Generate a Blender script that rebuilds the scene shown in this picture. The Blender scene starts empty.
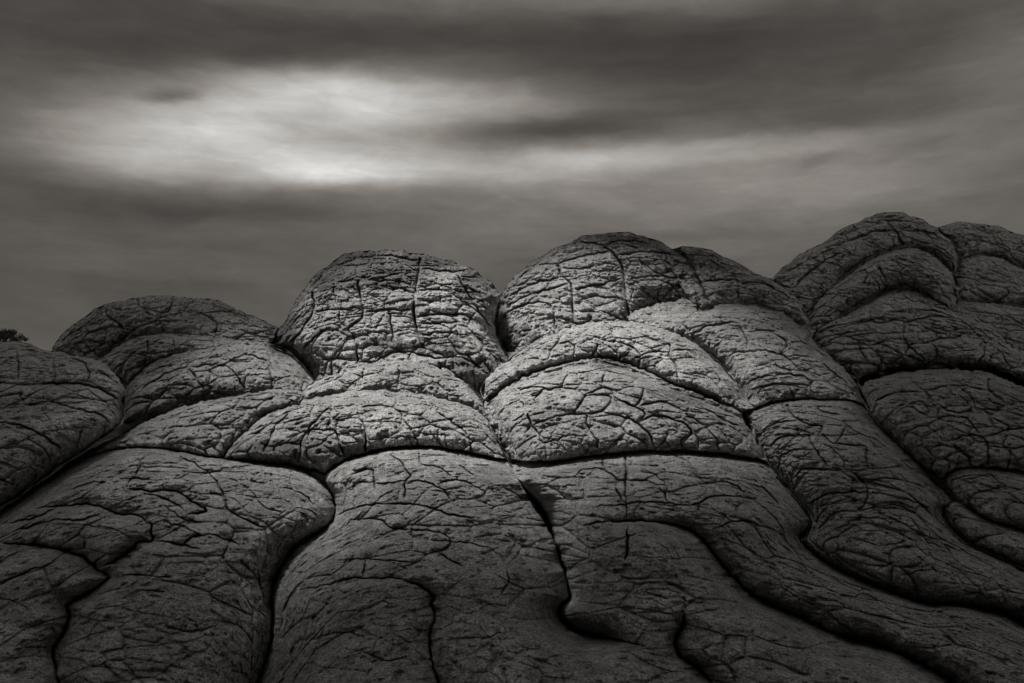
import bpy, math, random
import numpy as np
from mathutils import Vector

# ------------------------------------------------------------------ camera
sc = bpy.context.scene
FOC, W, H = 887.0, 1024, 683
PITCH = math.atan((420 - H / 2) / FOC)
CAM = np.array([0.0, 0.0, 3.2])
cam_d = bpy.data.cameras.new("camera")
cam_d.sensor_width = 36.0
cam_d.lens = FOC / W * 36.0
cam_d.clip_end = 20000
cam = bpy.data.objects.new("camera", cam_d)
sc.collection.objects.link(cam)
cam.location = CAM
cam.rotation_euler = (math.pi / 2 + PITCH, 0, 0)
sc.camera = cam
CP, SP = math.cos(PITCH), math.sin(PITCH)


def unproject(px, py, Z):
    """pixel and distance in front of the camera -> world point"""
    u = (px - W / 2) / FOC * Z
    v = -(py - H / 2) / FOC * Z
    return np.stack([CAM[0] + u, CAM[1] + Z * CP - v * SP, CAM[2] + Z * SP + v * CP], -1)


def azel(px, py):
    p = unproject(np.float64(px), np.float64(py), 1.0) - CAM
    return math.atan2(p[0], p[1]), math.atan2(p[2], math.hypot(p[0], p[1]))


# ------------------------------------------------------------------ light and exposure
SUN_ELEV, SUN_AZ = math.radians(68), math.radians(-115)   # azimuth from +Y, clockwise seen from above
SUN_DIR = Vector((math.sin(SUN_AZ) * math.cos(SUN_ELEV), math.cos(SUN_AZ) * math.cos(SUN_ELEV), math.sin(SUN_ELEV)))
sun_d = bpy.data.lights.new("sun", 'SUN')
sun_d.energy = 5.0
sun_d.angle = math.radians(10)
sun_d.color = (1.0, 0.982, 0.96)
sun = bpy.data.objects.new("sun", sun_d)
sc.collection.objects.link(sun)
sun.rotation_euler = (-SUN_DIR).to_track_quat('-Z', 'Y').to_euler()

# gap in the added sun blocker: ground point under it, then its half sizes and turn
HOLE = (-0.5, 19.8, 3.9, 7.7, 5.3, 0.95)
BLOCKER_H, BLOCKER_T = 27.0, 0.175

world = bpy.data.worlds.new("World")
sc.world = world
world.use_nodes = True
nt = world.node_tree
nt.nodes.clear()
vs = sc.view_settings
vs.view_transform = 'Standard'
vs.look = 'None'
vs.exposure = 0.25
vs.gamma = 1
vs.use_curve_mapping = False


class NB:
    """small helper that writes node graphs"""
    def __init__(s, tree):
        s.t = tree

    def n(s, typ, **kw):
        o = s.t.nodes.new(typ)
        for k, v in kw.items():
            setattr(o, k, v)
        return o

    def put(s, sock, v):
        if isinstance(v, bpy.types.NodeSocket):
            s.t.links.new(v, sock)
        elif v is not None:
            sock.default_value = v

    def m(s, op, a, b=None, c=None, clamp=False):
        o = s.n('ShaderNodeMath', operation=op, use_clamp=clamp)
        for i, v in enumerate((a, b, c)):
            if v is not None:
                s.put(o.inputs[i], v)
        return o.outputs[0]

    def vm(s, op, a, b=None):
        o = s.n('ShaderNodeVectorMath', operation=op)
        s.put(o.inputs[0], a)
        if b is not None:
            s.put(o.inputs[1], b)
        return o.outputs[0]

    def noise(s, vec, scale, detail=4, rough=0.5, out=0, dist=0.0):
        o = s.n('ShaderNodeTexNoise')
        s.put(o.inputs['Vector'], vec)
        o.inputs['Scale'].default_value = scale
        o.inputs['Detail'].default_value = detail
        o.inputs['Roughness'].default_value = rough
        o.inputs['Distortion'].default_value = dist
        return o.outputs[out]

    def ramp(s, v, a, b, lo=0.0, hi=1.0, smooth=True):
        o = s.n('ShaderNodeMapRange')
        if smooth:
            o.interpolation_type = 'SMOOTHSTEP'
        s.put(o.inputs[0], v)
        o.inputs[1].default_value, o.inputs[2].default_value = a, b
        o.inputs[3].default_value, o.inputs[4].default_value = lo, hi
        return o.outputs[0]

    def comb(s, x, y, z):
        o = s.n('ShaderNodeCombineXYZ')
        for i, v in enumerate((x, y, z)):
            s.put(o.inputs[i], v)
        return o.outputs[0]

    def mix(s, f, a, b):
        o = s.n('ShaderNodeMix', data_type='RGBA')
        s.put(o.inputs[0], f)
        s.put(o.inputs[6], a)
        s.put(o.inputs[7], b)
        return o.outputs[2]


def srgb(v):
    v /= 255.0
    return v / 12.92 if v < 0.04045 else ((v + 0.055) / 1.055) ** 2.4


# overcast sky: a Nishita sky seen through a heavy layered cloud deck with a bright break in it
b = NB(nt)
sky = b.n('ShaderNodeTexSky', sky_type='NISHITA', sun_disc=False)
sky.sun_elevation = SUN_ELEV
sky.sun_rotation = SUN_AZ
sky_bw = b.n('ShaderNodeRGBToBW')
nt.links.new(sky.outputs[0], sky_bw.inputs[0])
geo = b.n('ShaderNodeNewGeometry')
tc = b.n('ShaderNodeTexCoord')
sep = b.n('ShaderNodeSeparateXYZ')
nt.links.new(tc.outputs['Generated'], sep.inputs[0])
dx, dy, dz = sep.outputs
az = b.m('ARCTAN2', dx, dy)
el = b.m('ARCSINE', dz)
coord = b.comb(b.m('MULTIPLY', az, 1.0), b.m('MULTIPLY', el, 3.2), 0.0)
w1 = b.noise(coord, 3.2, 5, 0.55, out=1)
w2 = b.noise(coord, 11.0, 4, 0.55, out=1)
warp = b.vm('ADD', b.vm('MULTIPLY', b.vm('SUBTRACT', w1, (0.5, 0.5, 0.5)), (0.055, 0.022, 0)),
            b.vm('MULTIPLY', b.vm('SUBTRACT', w2, (0.5, 0.5, 0.5)), (0.04, 0.016, 0)))
wsep = b.n('ShaderNodeSeparateXYZ')
nt.links.new(warp, wsep.inputs[0])
azw = b.m('ADD', az, wsep.outputs[0])
elw = b.m('ADD', el, wsep.outputs[1])


def blob(px, py, sx, sy, rot=0.0, hard=2.0):
    """soft elongated patch of thinner or thicker clouds in a sky direction"""
    a0, e0 = azel(px, py)
    sx, sy = sx / FOC, sy / FOC
    da = b.m('SUBTRACT', azw, a0)
    de = b.m('SUBTRACT', elw, e0)
    c, s_ = math.cos(rot), math.sin(rot)
    p = b.m('ADD', b.m('MULTIPLY', da, c / sx), b.m('MULTIPLY', de, s_ / sx))
    q = b.m('ADD', b.m('MULTIPLY', da, -s_ / sy), b.m('MULTIPLY', de, c / sy))
    r2 = b.m('ADD', b.m('MULTIPLY', p, p), b.m('MULTIPLY', q, q))
    return b.m('EXPONENT', b.m('MULTIPLY', b.m('POWER', r2, hard / 2), -1.0))


# (px, py, size x, size y, tilt, amount in display levels, hardness)
SKY_BLOBS = [
    (470, 58, 600, 44, 0.00, -27, 2.6), (860, 95, 200, 40, 0.02, -4, 2.2),
    (40, 130, 110, 90, 0.0, -12, 2.0), (560, -10, 340, 26, 0.0, 22, 2.0), (1010, 55, 60, 50, 0.4, 16, 2.0),
    (300, 126, 240, 52, 0.13, 82, 3.8), (365, 94, 130, 21, -0.02, 44, 2.4), (180, 142, 90, 34, 0.2, 34, 2.4), (265, 85, 70, 14, 0.1, 18, 2.2),
    (500, 132, 130, 14, -0.02, -40, 2.3), (345, 172, 80, 15, 0.0, 58, 2.4), (530, 163, 190, 22, 0.05, 58, 2.4),
    (730, 149, 190, 11, 0.02, 26, 3.0), (700, 180, 260, 26, 0.0, 16, 2.2), (560, 112, 90, 14, -0.05, 14, 2.2),
    (800, 172, 170, 36, -0.05, 24, 2.0), (560, 215, 240, 34, 0.0, 16, 2.0), (220, 210, 130, 13, 0.02, -16, 2.2),
    (640, 120, 130, 12, 0.0, -10, 2.0), (820, 130, 170, 18, 0.0, -8, 2.0),
    (177, 95, 24, 7, 0.25, -40, 2.0), (815, 160, 26, 8, 0.2, -14, 2.0), (690, 236, 90, 7, 0.0, -12, 2.0),
    (90, 205, 150, 20, 0.0, -4, 2.0), (60, 250, 170, 14, 0.0, 5, 2.0), (440, 250, 90, 20, 0.1, 8, 2.0),
    (780, 230, 200, 30, 0.0, 8, 2.0), (60, 290, 220, 55, 0, -12, 2.0), (480, 265, 160, 20, 0, -5, 2.0),
]
val = None
for (x, y, sx, sy, r, amp, hd) in SKY_BLOBS:
    v = b.m('MULTIPLY', blob(x, y, sx, sy, r, hd), amp)
    val = v if val is None else b.m('ADD', val, v)
fine = b.noise(b.comb(b.m('MULTIPLY', azw, 1.0), b.m('MULTIPLY', elw, 5.0), 0.3), 7.0, 8, 0.6)
fine2 = b.noise(b.comb(b.m('MULTIPLY', azw, 1.0), b.m('MULTIPLY', elw, 9.0), 1.7), 4.0, 6, 0.55)
val = b.m('MULTIPLY', val, b.ramp(fine, 0.2, 0.8, 0.84, 1.16, False))
val = b.m('ADD', val, b.ramp(fine, 0.2, 0.8, -7, 7, False))
val = b.m('ADD', val, b.ramp(fine2, 0.25, 0.75, -6, 6, False))
wisp = b.noise(b.comb(azw, b.m('MULTIPLY', elw, 2.6), 5.1), 14.0, 7, 0.6, dist=0.4)
val = b.m('MULTIPLY', b.m('ADD', val, 90.0), b.ramp(wisp, 0.25, 0.75, 0.93, 1.07, False))
val = b.m('SUBTRACT', val, 90.0)
val = b.m('ADD', val, 90.0)
# outside the photographed part of the sky the deck is even
level = b.m('MAXIMUM', val, 40.0)
lin = b.m('POWER', b.m('DIVIDE', level, 255.0), 2.2)
cloud_lum = lin
sky_part = b.m('MULTIPLY', sky_bw.outputs[0], 0.003)
lum = b.m('ADD', b.m('MULTIPLY', cloud_lum, b.ramp(el, math.radians(33), math.radians(65), 1.0, 2.6)), sky_part)
tint = b.vm('MULTIPLY', b.comb(lum, lum, lum), b.mix(b.ramp(lum, 0.15, 0.6), (1.065, 0.975, 0.88, 1), (1.015, 1.0, 0.965, 1)))
bg = b.n('ShaderNodeBackground')
nt.links.new(tint, bg.inputs[0])
bg.inputs[1].default_value = 0.84
out = b.n('ShaderNodeOutputWorld')
nt.links.new(bg.outputs[0], out.inputs[0])

# ------------------------------------------------------------------ materials


def rock_material(name, base=0.27, dark=0.085, streak=0.5, speck=0.5, bump=1.0):
    m = bpy.data.materials.new(name)
    m.use_nodes = True
    t = m.node_tree
    t.nodes.clear()
    k = NB(t)
    g = k.n('ShaderNodeNewGeometry').outputs['Position']
    st = k.n('ShaderNodeAttribute', attribute_name='stain_shade').outputs['Fac']
    big = k.noise(g, 0.55, 5, 0.6)
    mid = k.noise(g, 2.6, 6, 0.65)
    grain = k.noise(g, 34.0, 4, 0.7)
    blot = k.noise(g, 6.0, 7, 0.72, dist=0.4)
    lay = k.vm('MULTIPLY', g, (1.0, 1.6, 5.5))
    layn = k.noise(lay, 3.2, 7, 0.68, dist=0.6)
    # pale sandstone, weathered
    c = k.m('MULTIPLY', k.ramp(big, 0.3, 0.7, 0.84, 1.16), base)
    c = k.m('MULTIPLY', c, k.ramp(mid, 0.25, 0.75, 0.72, 1.28))
    c = k.m('MULTIPLY', c, k.ramp(grain, 0.32, 0.68, 0.2, 1.8, False))
    c = k.m('MULTIPLY', c, k.ramp(layn, 0.3, 0.7, 1 - 0.35 * streak, 1 + 0.35 * streak))
    # dark desert varnish and lichen in ragged patches, plus painted undercut shade
    th = k.m('ADD', blot, k.m('MULTIPLY', st, 0.42))
    th = k.m('ADD', th, k.m('MULTIPLY', k.m('SUBTRACT', big, 0.5), 0.25))
    f1 = k.ramp(th, 0.535, 0.635, 0.0, 0.85)
    c1 = k.mix(f1, k.comb(c, c, c), k.comb(k.m('MULTIPLY', c, dark / base), k.m('MULTIPLY', c, dark / base), k.m('MULTIPLY', c, dark / base)))
    # small black pits
    sp = k.noise(k.vm('MULTIPLY', g, (1.0, 1.0, 1.5)), 19.0, 3, 0.6)
    f2 = k.ramp(sp, 0.61, 0.68, 0.0, speck)
    c2 = k.mix(f2, c1, (0.045, 0.043, 0.041, 1))
    col = k.vm('MULTIPLY', c2, (1.0, 0.995, 0.98))
    bs = k.n('ShaderNodeBsdfPrincipled')
    t.links.new(col, bs.inputs['Base Color'])
    bs.inputs['Roughness'].default_value = 0.92
    bs.inputs['Specular IOR Level'].default_value = 0.25
    # relief
    h = k.m('ADD', k.m('MULTIPLY', k.noise(g, 9.0, 8, 0.72), 0.75), k.m('MULTIPLY', grain, 0.55))
    h = k.m('ADD', h, k.m('MULTIPLY', layn, 0.65 * streak + 0.2))
    h = k.m('SUBTRACT', h, k.m('MULTIPLY', k.ramp(sp, 0.60, 0.74, 0.0, 1.0), 0.45))
    bp = k.n('ShaderNodeBump')
    bp.inputs['Strength'].default_value = 0.8
    bp.inputs['Distance'].default_value = 0.19 * bump
    t.links.new(h, bp.inputs['Height'])
    t.links.new(bp.outputs[0], bs.inputs['Normal'])
    o = k.n('ShaderNodeOutputMaterial')
    t.links.new(bs.outputs[0], o.inputs[0])
    return m


MAT = {
    'dome': rock_material('weathered_sandstone', 0.45, 0.13, 0.55, 0.85, 1.15),
    'slab': rock_material('pale_sandstone', 0.37, 0.11, 0.4, 0.75, 1.0),
    'tongue': rock_material('smooth_sandstone', 0.32, 0.12, 0.7, 0.45, 0.85),
    'dark': rock_material('varnished_sandstone', 0.19, 0.075, 0.5, 0.6, 1.1),
}

# ------------------------------------------------------------------ noise on arrays


def _hash(ix, iy, iz, seed):
    h = (ix.astype(np.uint32) * np.uint32(374761393) + iy.astype(np.uint32) * np.uint32(668265263)
         + iz.astype(np.uint32) * np.uint32(2147483647) + np.uint32(seed * 974634777 % 4294967296))
    h = (h ^ (h >> np.uint32(13))) * np.uint32(1274126177)
    h = h ^ (h >> np.uint32(16))
    h = h * np.uint32(2246822519)
    return h ^ (h >> np.uint32(15))


def vnoise(P, seed=0):
    I = np.floor(P).astype(np.int64)
    F = (P - I).astype(np.float32)
    U = F * F * F * (F * (F * 6 - 15) + 10)
    r = 0
    for a in (0, 1):
        wa = U[:, 0] if a else 1 - U[:, 0]
        for c in (0, 1):
            wc = U[:, 1] if c else 1 - U[:, 1]
            for d in (0, 1):
                wd = U[:, 2] if d else 1 - U[:, 2]
                r = r + wa * wc * wd * (_hash(I[:, 0] + a, I[:, 1] + c, I[:, 2] + d, seed).astype(np.float32) / 4294967295.0)
    return r * 2 - 1


def fbm(P, oct=4, gain=0.5, seed=0):
    r, a, s = 0, 1.0, 1.0
    for o in range(oct):
        r = r + a * vnoise(P * s + 17.3 * o, seed + o)
        a *= gain
        s *= 2.03
    return r


def voronoi_edge(P, seed=0):
    """distance to the nearest cell wall, cells of size 1, and a value per cell"""
    I = np.floor(P).astype(np.int64)
    n = len(P)
    best = np.full(n, 1e9, np.float32)
    bp = np.zeros((n, 3), np.float32)
    bid = np.zeros(n, np.float32)
    pts = []
    for a in (-1, 0, 1):
        for c in (-1, 0, 1):
            for d in (-1, 0, 1):
                ix, iy, iz = I[:, 0] + a, I[:, 1] + c, I[:, 2] + d
                h = [_hash(ix, iy, iz, seed + 11 * q).astype(np.float32) / 4294967295.0 for q in range(3)]
                q = np.stack([ix + h[0] - P[:, 0], iy + h[1] - P[:, 1], iz + h[2] - P[:, 2]], -1).astype(np.float32)
                d2 = (q * q).sum(1)
                up = d2 < best
                best[up] = d2[up]
                bp[up] = q[up]
                bid[up] = h[0][up]
                pts.append(q)
    e = np.full(n, 1e9, np.float32)
    for q in pts:
        df = q - bp
        L = np.sqrt((df * df).sum(1))
        ok = L > 1e-4
        dist = np.where(ok, ((bp + q) * 0.5 * df).sum(1) / np.maximum(L, 1e-4), 1e9)
        e = np.minimum(e, dist)
    return e, bid


# ------------------------------------------------------------------ base hillside
SS = 1.5          # surface samples per photograph pixel
GX0, GX1, GY0, GY1 = int(-110 * SS), int(1134 * SS), int(196 * SS), int(770 * SS)
GW, GH = GX1 - GX0 + 1, GY1 - GY0 + 1
ROWS = np.array([196, 250, 300, 350, 400, 450, 520, 600, 683, 770], float)
DEPTH = np.array([32.0, 28.4, 24.8, 21.4, 18.6, 16.4, 14.2, 12.4, 10.9, 9.6])


def hill(py):
    # smooth interpolation
    s = 0
    for o in (-14, -7, 0, 7, 14):
        s = s + np.interp(py + o, ROWS, DEPTH)
    return s / 5


def spline(pts, closed, step=1.0):
    P = np.array(pts, float)
    n = len(P)
    out_ = []
    rng = range(n) if closed else range(n - 1)
    for i in rng:
        if closed:
            p0, p1, p2, p3 = P[(i - 1) % n], P[i], P[(i + 1) % n], P[(i + 2) % n]
        else:
            p0, p1, p2, p3 = P[max(i - 1, 0)], P[i], P[i + 1], P[min(i + 2, n - 1)]
        # centripetal-like tension keeps long straight runs from overshooting
        L = np.linalg.norm(p2 - p1)
        t1 = (p2 - p0) / max(np.linalg.norm(p2 - p1) + np.linalg.norm(p1 - p0), 1e-6) * L
        t2 = (p3 - p1) / max(np.linalg.norm(p3 - p2) + np.linalg.norm(p2 - p1), 1e-6) * L
        k = max(2, int(L / step))
        t = (np.arange(k) / k)[:, None]
        out_.append((2 * t**3 - 3 * t**2 + 1) * p1 + (t**3 - 2 * t**2 + t) * t1 + (-2 * t**3 + 3 * t**2) * p2 + (t**3 - t**2) * t2)
    if not closed:
        out_.append(P[-1:])
    return np.concatenate(out_)


def parse(s):
    return [tuple(float(v) for v in q.split(',')) for q in s.split()]


# ------------------------------------------------------------------ joints in the rock (width px, depth m, softness px, path)
CRACKS = []


def cr(w, d, soft, s, cusp=0.0, cl=1.0, f0=0.0, f1=0.0):
    for path in s.split('|'):
        CRACKS.append((w, d, soft, parse(path), cusp, cl, f0, f1))


# deep gullies that die out inside the apron of rock
GULLY_A = "513,470 520,481 533,500 546,520 554,540 562,562 568,585 570,598 562,605 560,616 569,627 588,634 612,639 645,646"
GULLY_B = "548,540 565,532 590,524 620,521 650,521 675,525 690,530 707,545 720,562 735,578 750,593 768,603 800,617 840,635 885,647 930,668 962,691 1010,770"
cr(2.8, 0.6, 12, GULLY_A, 1.5, 24, 40, 60)
cr(2.2, 0.5, 10, GULLY_B, 0.8, 24, 210, 0)
cr(2.4, 0.45, 11, "684,612 683,625 676,640 679,655 695,665 705,675 715,690 722,720", 0.4, 18, 20, 0)
cr(1.8, 0.34, 10, "405,580 420,586 433,597 432,606 435,617 430,632 431,655 438,683 444,715", 0.3, 18, 30, 0)
cr(2.0, 0.38, 11, "0,543 35,545 65,551 85,558 100,572 109,577 95,588 80,598 67,606 68,617 62,635 53,650 55,665 60,690 62,730", 0.4, 20, 60, 0)
cr(1.6, 0.30, 9, "102,566 120,558 132,548 138,542 152,541 152,530 145,520 135,515 115,513 100,506 85,505 60,506 30,509", 0.2, 14, 0, 30)
cr(2.6, 0.0, 8, "478,382 484,390 492,408 500,430 507,450 514,470 522,486", 0.9, 13)
cr(1.6, 0.0, 6, "742,410 756,440 767,464 786,488 806,514 810,524 801,540", 0.35, 14)
cr(1.6, 0.0, 6, "124,394 122,410 121,424 100,440 78,456 40,482 0,509 -40,535", 0.8, 13)
cr(1.6, 0.0, 6, "676,329 705,350 724,366 740,386 752,408", 0.6, 10, 45, 10)
cr(2.2, 0.36, 6, "672,250 684,256 692,268 700,282 706,297 709,308", 0.3, 7)
cr(2.2, 0.34, 7, "-60,386 0,383 30,385 60,383 88,385 110,394 120,402", 0.3, 7)
cr(1.6, 0.0, 6, "812,338 832,356 852,377 868,411 892,436 925,468 945,490", 0.4, 12)
cr(1.6, 0.0, 6, "272,346 288,353 301,363 312,384", 0.7, 10)
cr(1.6, 0.0, 6, "500,302 497,328 507,352 510,364", 0.7, 9)
cr(3.2, 0.0, 6, "520,383 545,374 570,367 595,363 615,365 635,372 655,381 675,390 695,398 715,406 735,415 748,420", 0.5, 6, 20, 0)
cr(2.2, 0.0, 6, "835,319 850,308 868,299 880,292 895,286 908,286 922,291 938,301", 0.7, 7, 8, 8)
cr(2.2, 0.0, 6, "835,284 850,272 865,263 880,255 900,248 920,248 936,256 948,265 956,276", 0.6, 7, 8, 8)
cr(2.2, 0.0, 6, "866,381 885,375 905,372 930,369 955,369 985,371 1005,379 1024,386 1060,399", 0.7, 7, 8, 0)
cr(2.0, 0.0, 6, "640,316 660,312 700,308 735,306 757,305 775,310 795,320 808,332", 0.6, 7, 8, 0)
cr(1.8, 0.0, 6, "99,359 118,344 135,336 165,333 200,336", 0.5, 7, 0, 30)
cr(1.8, 0.0, 6, "124,400 128,386 138,374 152,362 180,353 210,348", 0.5, 7, 0, 40)
cr(1.8, 0.0, 6, "938,230 950,238 957,250 960,264 956,280 953,302", 0.6, 7)
cr(1.6, 0.0, 6, "960,266 980,255 1000,258 1024,268 1060,280|953,302 970,301 1000,303 1030,308", 0.5, 7)
cr(1.9, 0.32, 8, "126,488 150,491 175,491 190,500 207,511 198,513 188,515", 0.1, 12, 10, 10)
cr(1.7, 0.24, 8, "109,577 122,575 145,575 172,578|138,542 160,541 178,544 200,550|336,516 350,510 370,505 400,504 430,507 445,513 466,517 490,519|20,530 50,521 85,519 104,512|181,456 205,470 216,481 225,500 228,510 245,520 262,527|188,515 180,506 160,497 140,492|126,487 133,478 150,480|182,546 195,536 215,535 240,545|0,524 30,519 60,507")
cr(1.2, 0.15, 6, "140,520 165,522 190,530 205,536|200,475 230,468 255,466|110,484 95,482 70,490|0,585 30,570 60,560|80,525 110,528 137,541|120,600 140,590 165,592|165,625 190,632 215,626|240,560 255,575 262,590|30,610 10,600 -20,598|145,455 140,465 134,478|100,462 125,466 140,464|210,492 235,500 250,515|165,505 185,520 205,522|230,478 250,490 262,505 280,512|262,470 275,485 300,492 315,505|245,480 262,483")
# front tongue
cr(1.6, 0.2, 7, "419,452 421,464 435,466 454,479|390,454 400,462 410,477 405,482 405,500|352,475 370,469 374,480 375,490|375,484 390,483 405,481 425,482 442,490 452,502|437,484 457,480 482,490 492,500 505,505|460,466 477,477|350,520 365,519 380,520 390,527 410,530|410,530 430,531 445,535 450,545 440,552|440,522 444,512|437,552 450,560 462,566|343,579 363,578 391,578 405,580|366,560 363,577|506,567 508,580 501,593")
cr(2.2, 0.30, 8, "626,456 626,490 627,521 628,540 627,560")
cr(1.1, 0.13, 6, "340,560 365,559 385,560 416,562|350,490 362,482 372,482|430,540 480,545 500,555 506,567|465,518 480,528 500,534 520,545|380,600 400,606 425,604|300,590 330,584 345,580|310,640 340,632 365,636|470,600 495,606 520,604|480,640 510,632 540,640|360,650 385,660 410,656|545,600 530,590 515,592|520,640 545,648 575,650 600,660|600,560 630,556 660,558 690,560|640,590 665,598 690,598|600,600 625,606 660,612 684,614 705,611 725,606|590,545 600,560|655,525 658,540 672,556|552,560 580,548 602,545")
# slabs of the central mound
cr(1.8, 0.26, 7, "517,399 522,390 535,387 550,388|527,412 524,406 518,400|534,401 542,391 557,388 572,389 584,395 579,405 575,412|562,388 564,380 572,371|601,388 603,380 606,372|584,395 592,393 601,388 612,390 614,396 636,406 645,388|575,412 585,397 597,395 611,397 607,406 602,411 586,414|611,398 625,402 645,414 637,422|532,425 547,419 562,416 585,415 587,425 594,437 600,452|587,414 600,412 620,416 637,422 650,437 656,449|532,425 525,432 507,440|494,416 505,407 517,402|500,427 515,420 525,414|540,434 542,442 557,441 567,452|527,413 532,425 540,434|639,406 662,402 685,411 689,407 682,399 677,394|637,422 655,416 675,419 687,427 691,434 682,440 684,452|685,414 700,422 710,432 715,437 721,450|691,407 710,411 725,421 742,426")
cr(1.2, 0.15, 5, "557,441 560,437 585,435 592,436|597,443 612,441 625,440|628,450 627,440|662,403 664,412|680,434 697,435 699,448|695,440 712,438|648,388 660,385 672,392|505,448 518,442 530,445|640,440 650,438|585,455 592,446 610,447|665,440 672,450")
cr(1.7, 0.24, 7, "549,362 550,352 557,342 562,335|590,360 597,347 600,340|595,337 602,340 620,342 630,346 642,355|665,340 670,350 669,356 677,370 677,387|572,362 574,352 571,343 557,344|624,360 630,350|632,362 640,356 652,352 668,352|670,351 685,350 700,356|501,376 504,382 510,384|718,385 721,376")
cr(1.1, 0.14, 5, "600,324 612,330 600,340|640,333 652,339 665,340|690,372 705,375 722,388|640,370 652,366 660,372|520,362 532,358 545,360|578,345 595,337")
# tongue beyond the slab joint
cr(1.5, 0.2, 6, "672,455 685,460 694,469 697,477 707,484 706,492 692,503|707,484 720,482 736,486 744,494|615,487 620,481 637,480 655,484 665,495 667,503|615,487 622,500 625,506|603,457 605,469 615,477 617,485|575,476 582,470 600,469 612,475|582,485 580,506|547,495 565,486 580,485|560,512 585,510 600,506 622,505 632,503 657,502 682,505 695,504 712,497 730,496 755,499|692,505 710,509 725,515 732,521 752,522 762,527|669,507 665,522|702,534 718,527 732,521|756,485 765,490 780,505")
cr(1.0, 0.12, 5, "640,470 655,475 667,484|705,545 720,543 745,545 765,552|560,498 575,520|770,560 790,566 800,572|735,570 755,565 775,568|850,600 865,594 880,600|890,640 905,632 920,628|820,604 840,612|760,600 790,596 812,600|780,545 800,556 815,562")
# pale cap and lens in front of the left centre dome
cr(1.8, 0.24, 7, "264,452 272,435 279,422 292,413|299,462 302,442 310,427 320,417 330,407|307,440 310,431 325,430 335,432 340,445 345,458|327,430 330,421 332,401|332,407 357,406 360,417 365,430 366,452|360,408 375,406 395,409 407,425 415,437 418,451|395,408 398,397|437,410 447,420 460,427 470,440 469,454|361,388 364,369|397,392 400,366")
cr(1.1, 0.14, 5, "330,420 345,419 360,417|337,434 352,432 365,431|342,443 365,441|366,440 390,438 414,437|415,432 430,434 445,436 446,452|425,405 437,410|380,420 395,418|427,429 440,425|430,386 433,382 445,388|450,395 458,392|285,430 300,428|250,435 265,432|318,440 330,442|395,380 410,377")
# low dome on the left
cr(1.7, 0.24, 6, "107,304 107,315 122,327 125,337|136,299 140,307 167,312 174,299|167,313 164,322 170,331|200,312 216,324 217,336|190,370 200,382 204,398|192,367 212,365 227,367 240,380 247,391|140,390 160,377 175,370 189,367|172,336 175,347 179,356|229,360 247,355 266,361 270,372 273,388|145,333 148,345 147,354")
cr(1.1, 0.14, 5, "122,327 150,325 165,326|170,326 200,326 215,330|201,313 225,312 250,317|217,325 238,324 262,328|82,320 95,324 107,320|87,332 107,328|60,344 72,333 85,328|94,340 105,349|140,365 163,362 179,356 200,355 215,352|162,392 165,402|225,348 235,355|227,363 245,358|150,400 170,390 190,388|75,335 82,345|205,372 225,374|110,307 125,311 140,308|175,310 200,312|250,375 268,374|212,340 214,347")
# left mound
cr(1.9, 0.28, 7, "7,422 25,427 45,437 62,450|25,405 50,402 75,409 100,415 112,425|17,350 19,383|54,358 55,383|85,383 90,372 82,362 60,357|85,384 92,392 105,402 118,407|-40,470 0,479 22,489|-60,430 -20,422 7,422|-60,400 0,397 22,393 20,397 25,405")
cr(1.1, 0.15, 5, "97,371 97,362|89,375 105,376 120,385|65,402 72,395 85,390|13,415 25,409|30,470 45,462|0,440 25,447|27,385 24,394|0,363 17,365|60,372 75,375|70,425 90,430|40,410 55,425 60,440|-40,360 -20,365 17,364")
# left centre dome
cr(2.6, 0.34, 7, "420,257 418,275 415,292 414,312 416,325 421,340 426,353")
cr(2.1, 0.30, 6, "358,280 361,302 363,317 349,328 356,342 357,364|456,273 468,295 481,315 496,332|283,351 301,330 313,312 311,302|393,343 392,327 388,310|313,292 315,311")
cr(1.6, 0.22, 5, "313,311 338,310 361,307|366,311 388,310 413,310|418,290 441,290 463,299|416,317 441,314 466,316 481,325|419,325 440,323 458,322|456,337 481,336 501,345|356,362 373,361 396,352 423,355 436,358 456,357 481,367|331,267 363,258 391,256 418,261|311,288 325,272 333,266|276,346 288,330 303,312|301,352 311,340 331,328|318,360 340,358 356,359|337,283 358,280 391,281 415,284|366,328 391,324|422,335 440,332 456,333|338,310 341,323 350,328|455,326 458,340|453,352 454,370|486,350 486,365|461,275 481,280 498,293|421,268 451,272 468,270")
cr(1.1, 0.15, 4, "366,318 390,316 412,317|366,335 378,332 391,334|318,320 335,321|306,325 320,333 322,345|394,335 415,334|427,345 452,343|430,300 455,305|440,291 441,312|333,283 337,305|371,290 388,289 412,291|388,288 389,310|290,335 300,340|315,345 335,346|427,360 435,372|460,300 480,312|465,285 480,295")
# main centre dome
cr(2.5, 0.34, 7, "557,265 562,275 571,285 572,302 575,322|600,245 612,252 622,267 625,285 627,305 630,322")
cr(1.6, 0.22, 5, "580,242 600,245|557,265 565,261 580,257 610,251|575,289 597,285 622,279|531,267 545,264 557,265|605,246 620,241 645,243|618,255 650,252 676,256|627,279 655,276 690,279|657,288 659,308|500,310 525,297 555,287 570,284|502,300 530,285 562,277|498,322 520,306 547,303 553,312 555,330|515,282 530,270|632,233 636,241|690,280 697,296 700,305|560,268 585,268 612,262")
cr(1.1, 0.15, 4, "578,300 600,297 625,298|585,257 588,285|640,255 643,277|520,320 525,305|575,310 600,312|510,335 530,330|535,293 540,300|630,298 655,296 690,296|507,295 525,290|545,275 560,272|665,258 668,276")
cr(1.8, 0.25, 5, "732,272 737,285 739,303|702,281 718,280 735,280|707,257 720,267 732,274|738,284 760,282 773,288 790,298|750,274 775,282 793,290|773,290 775,306|755,306 758,295")
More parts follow.
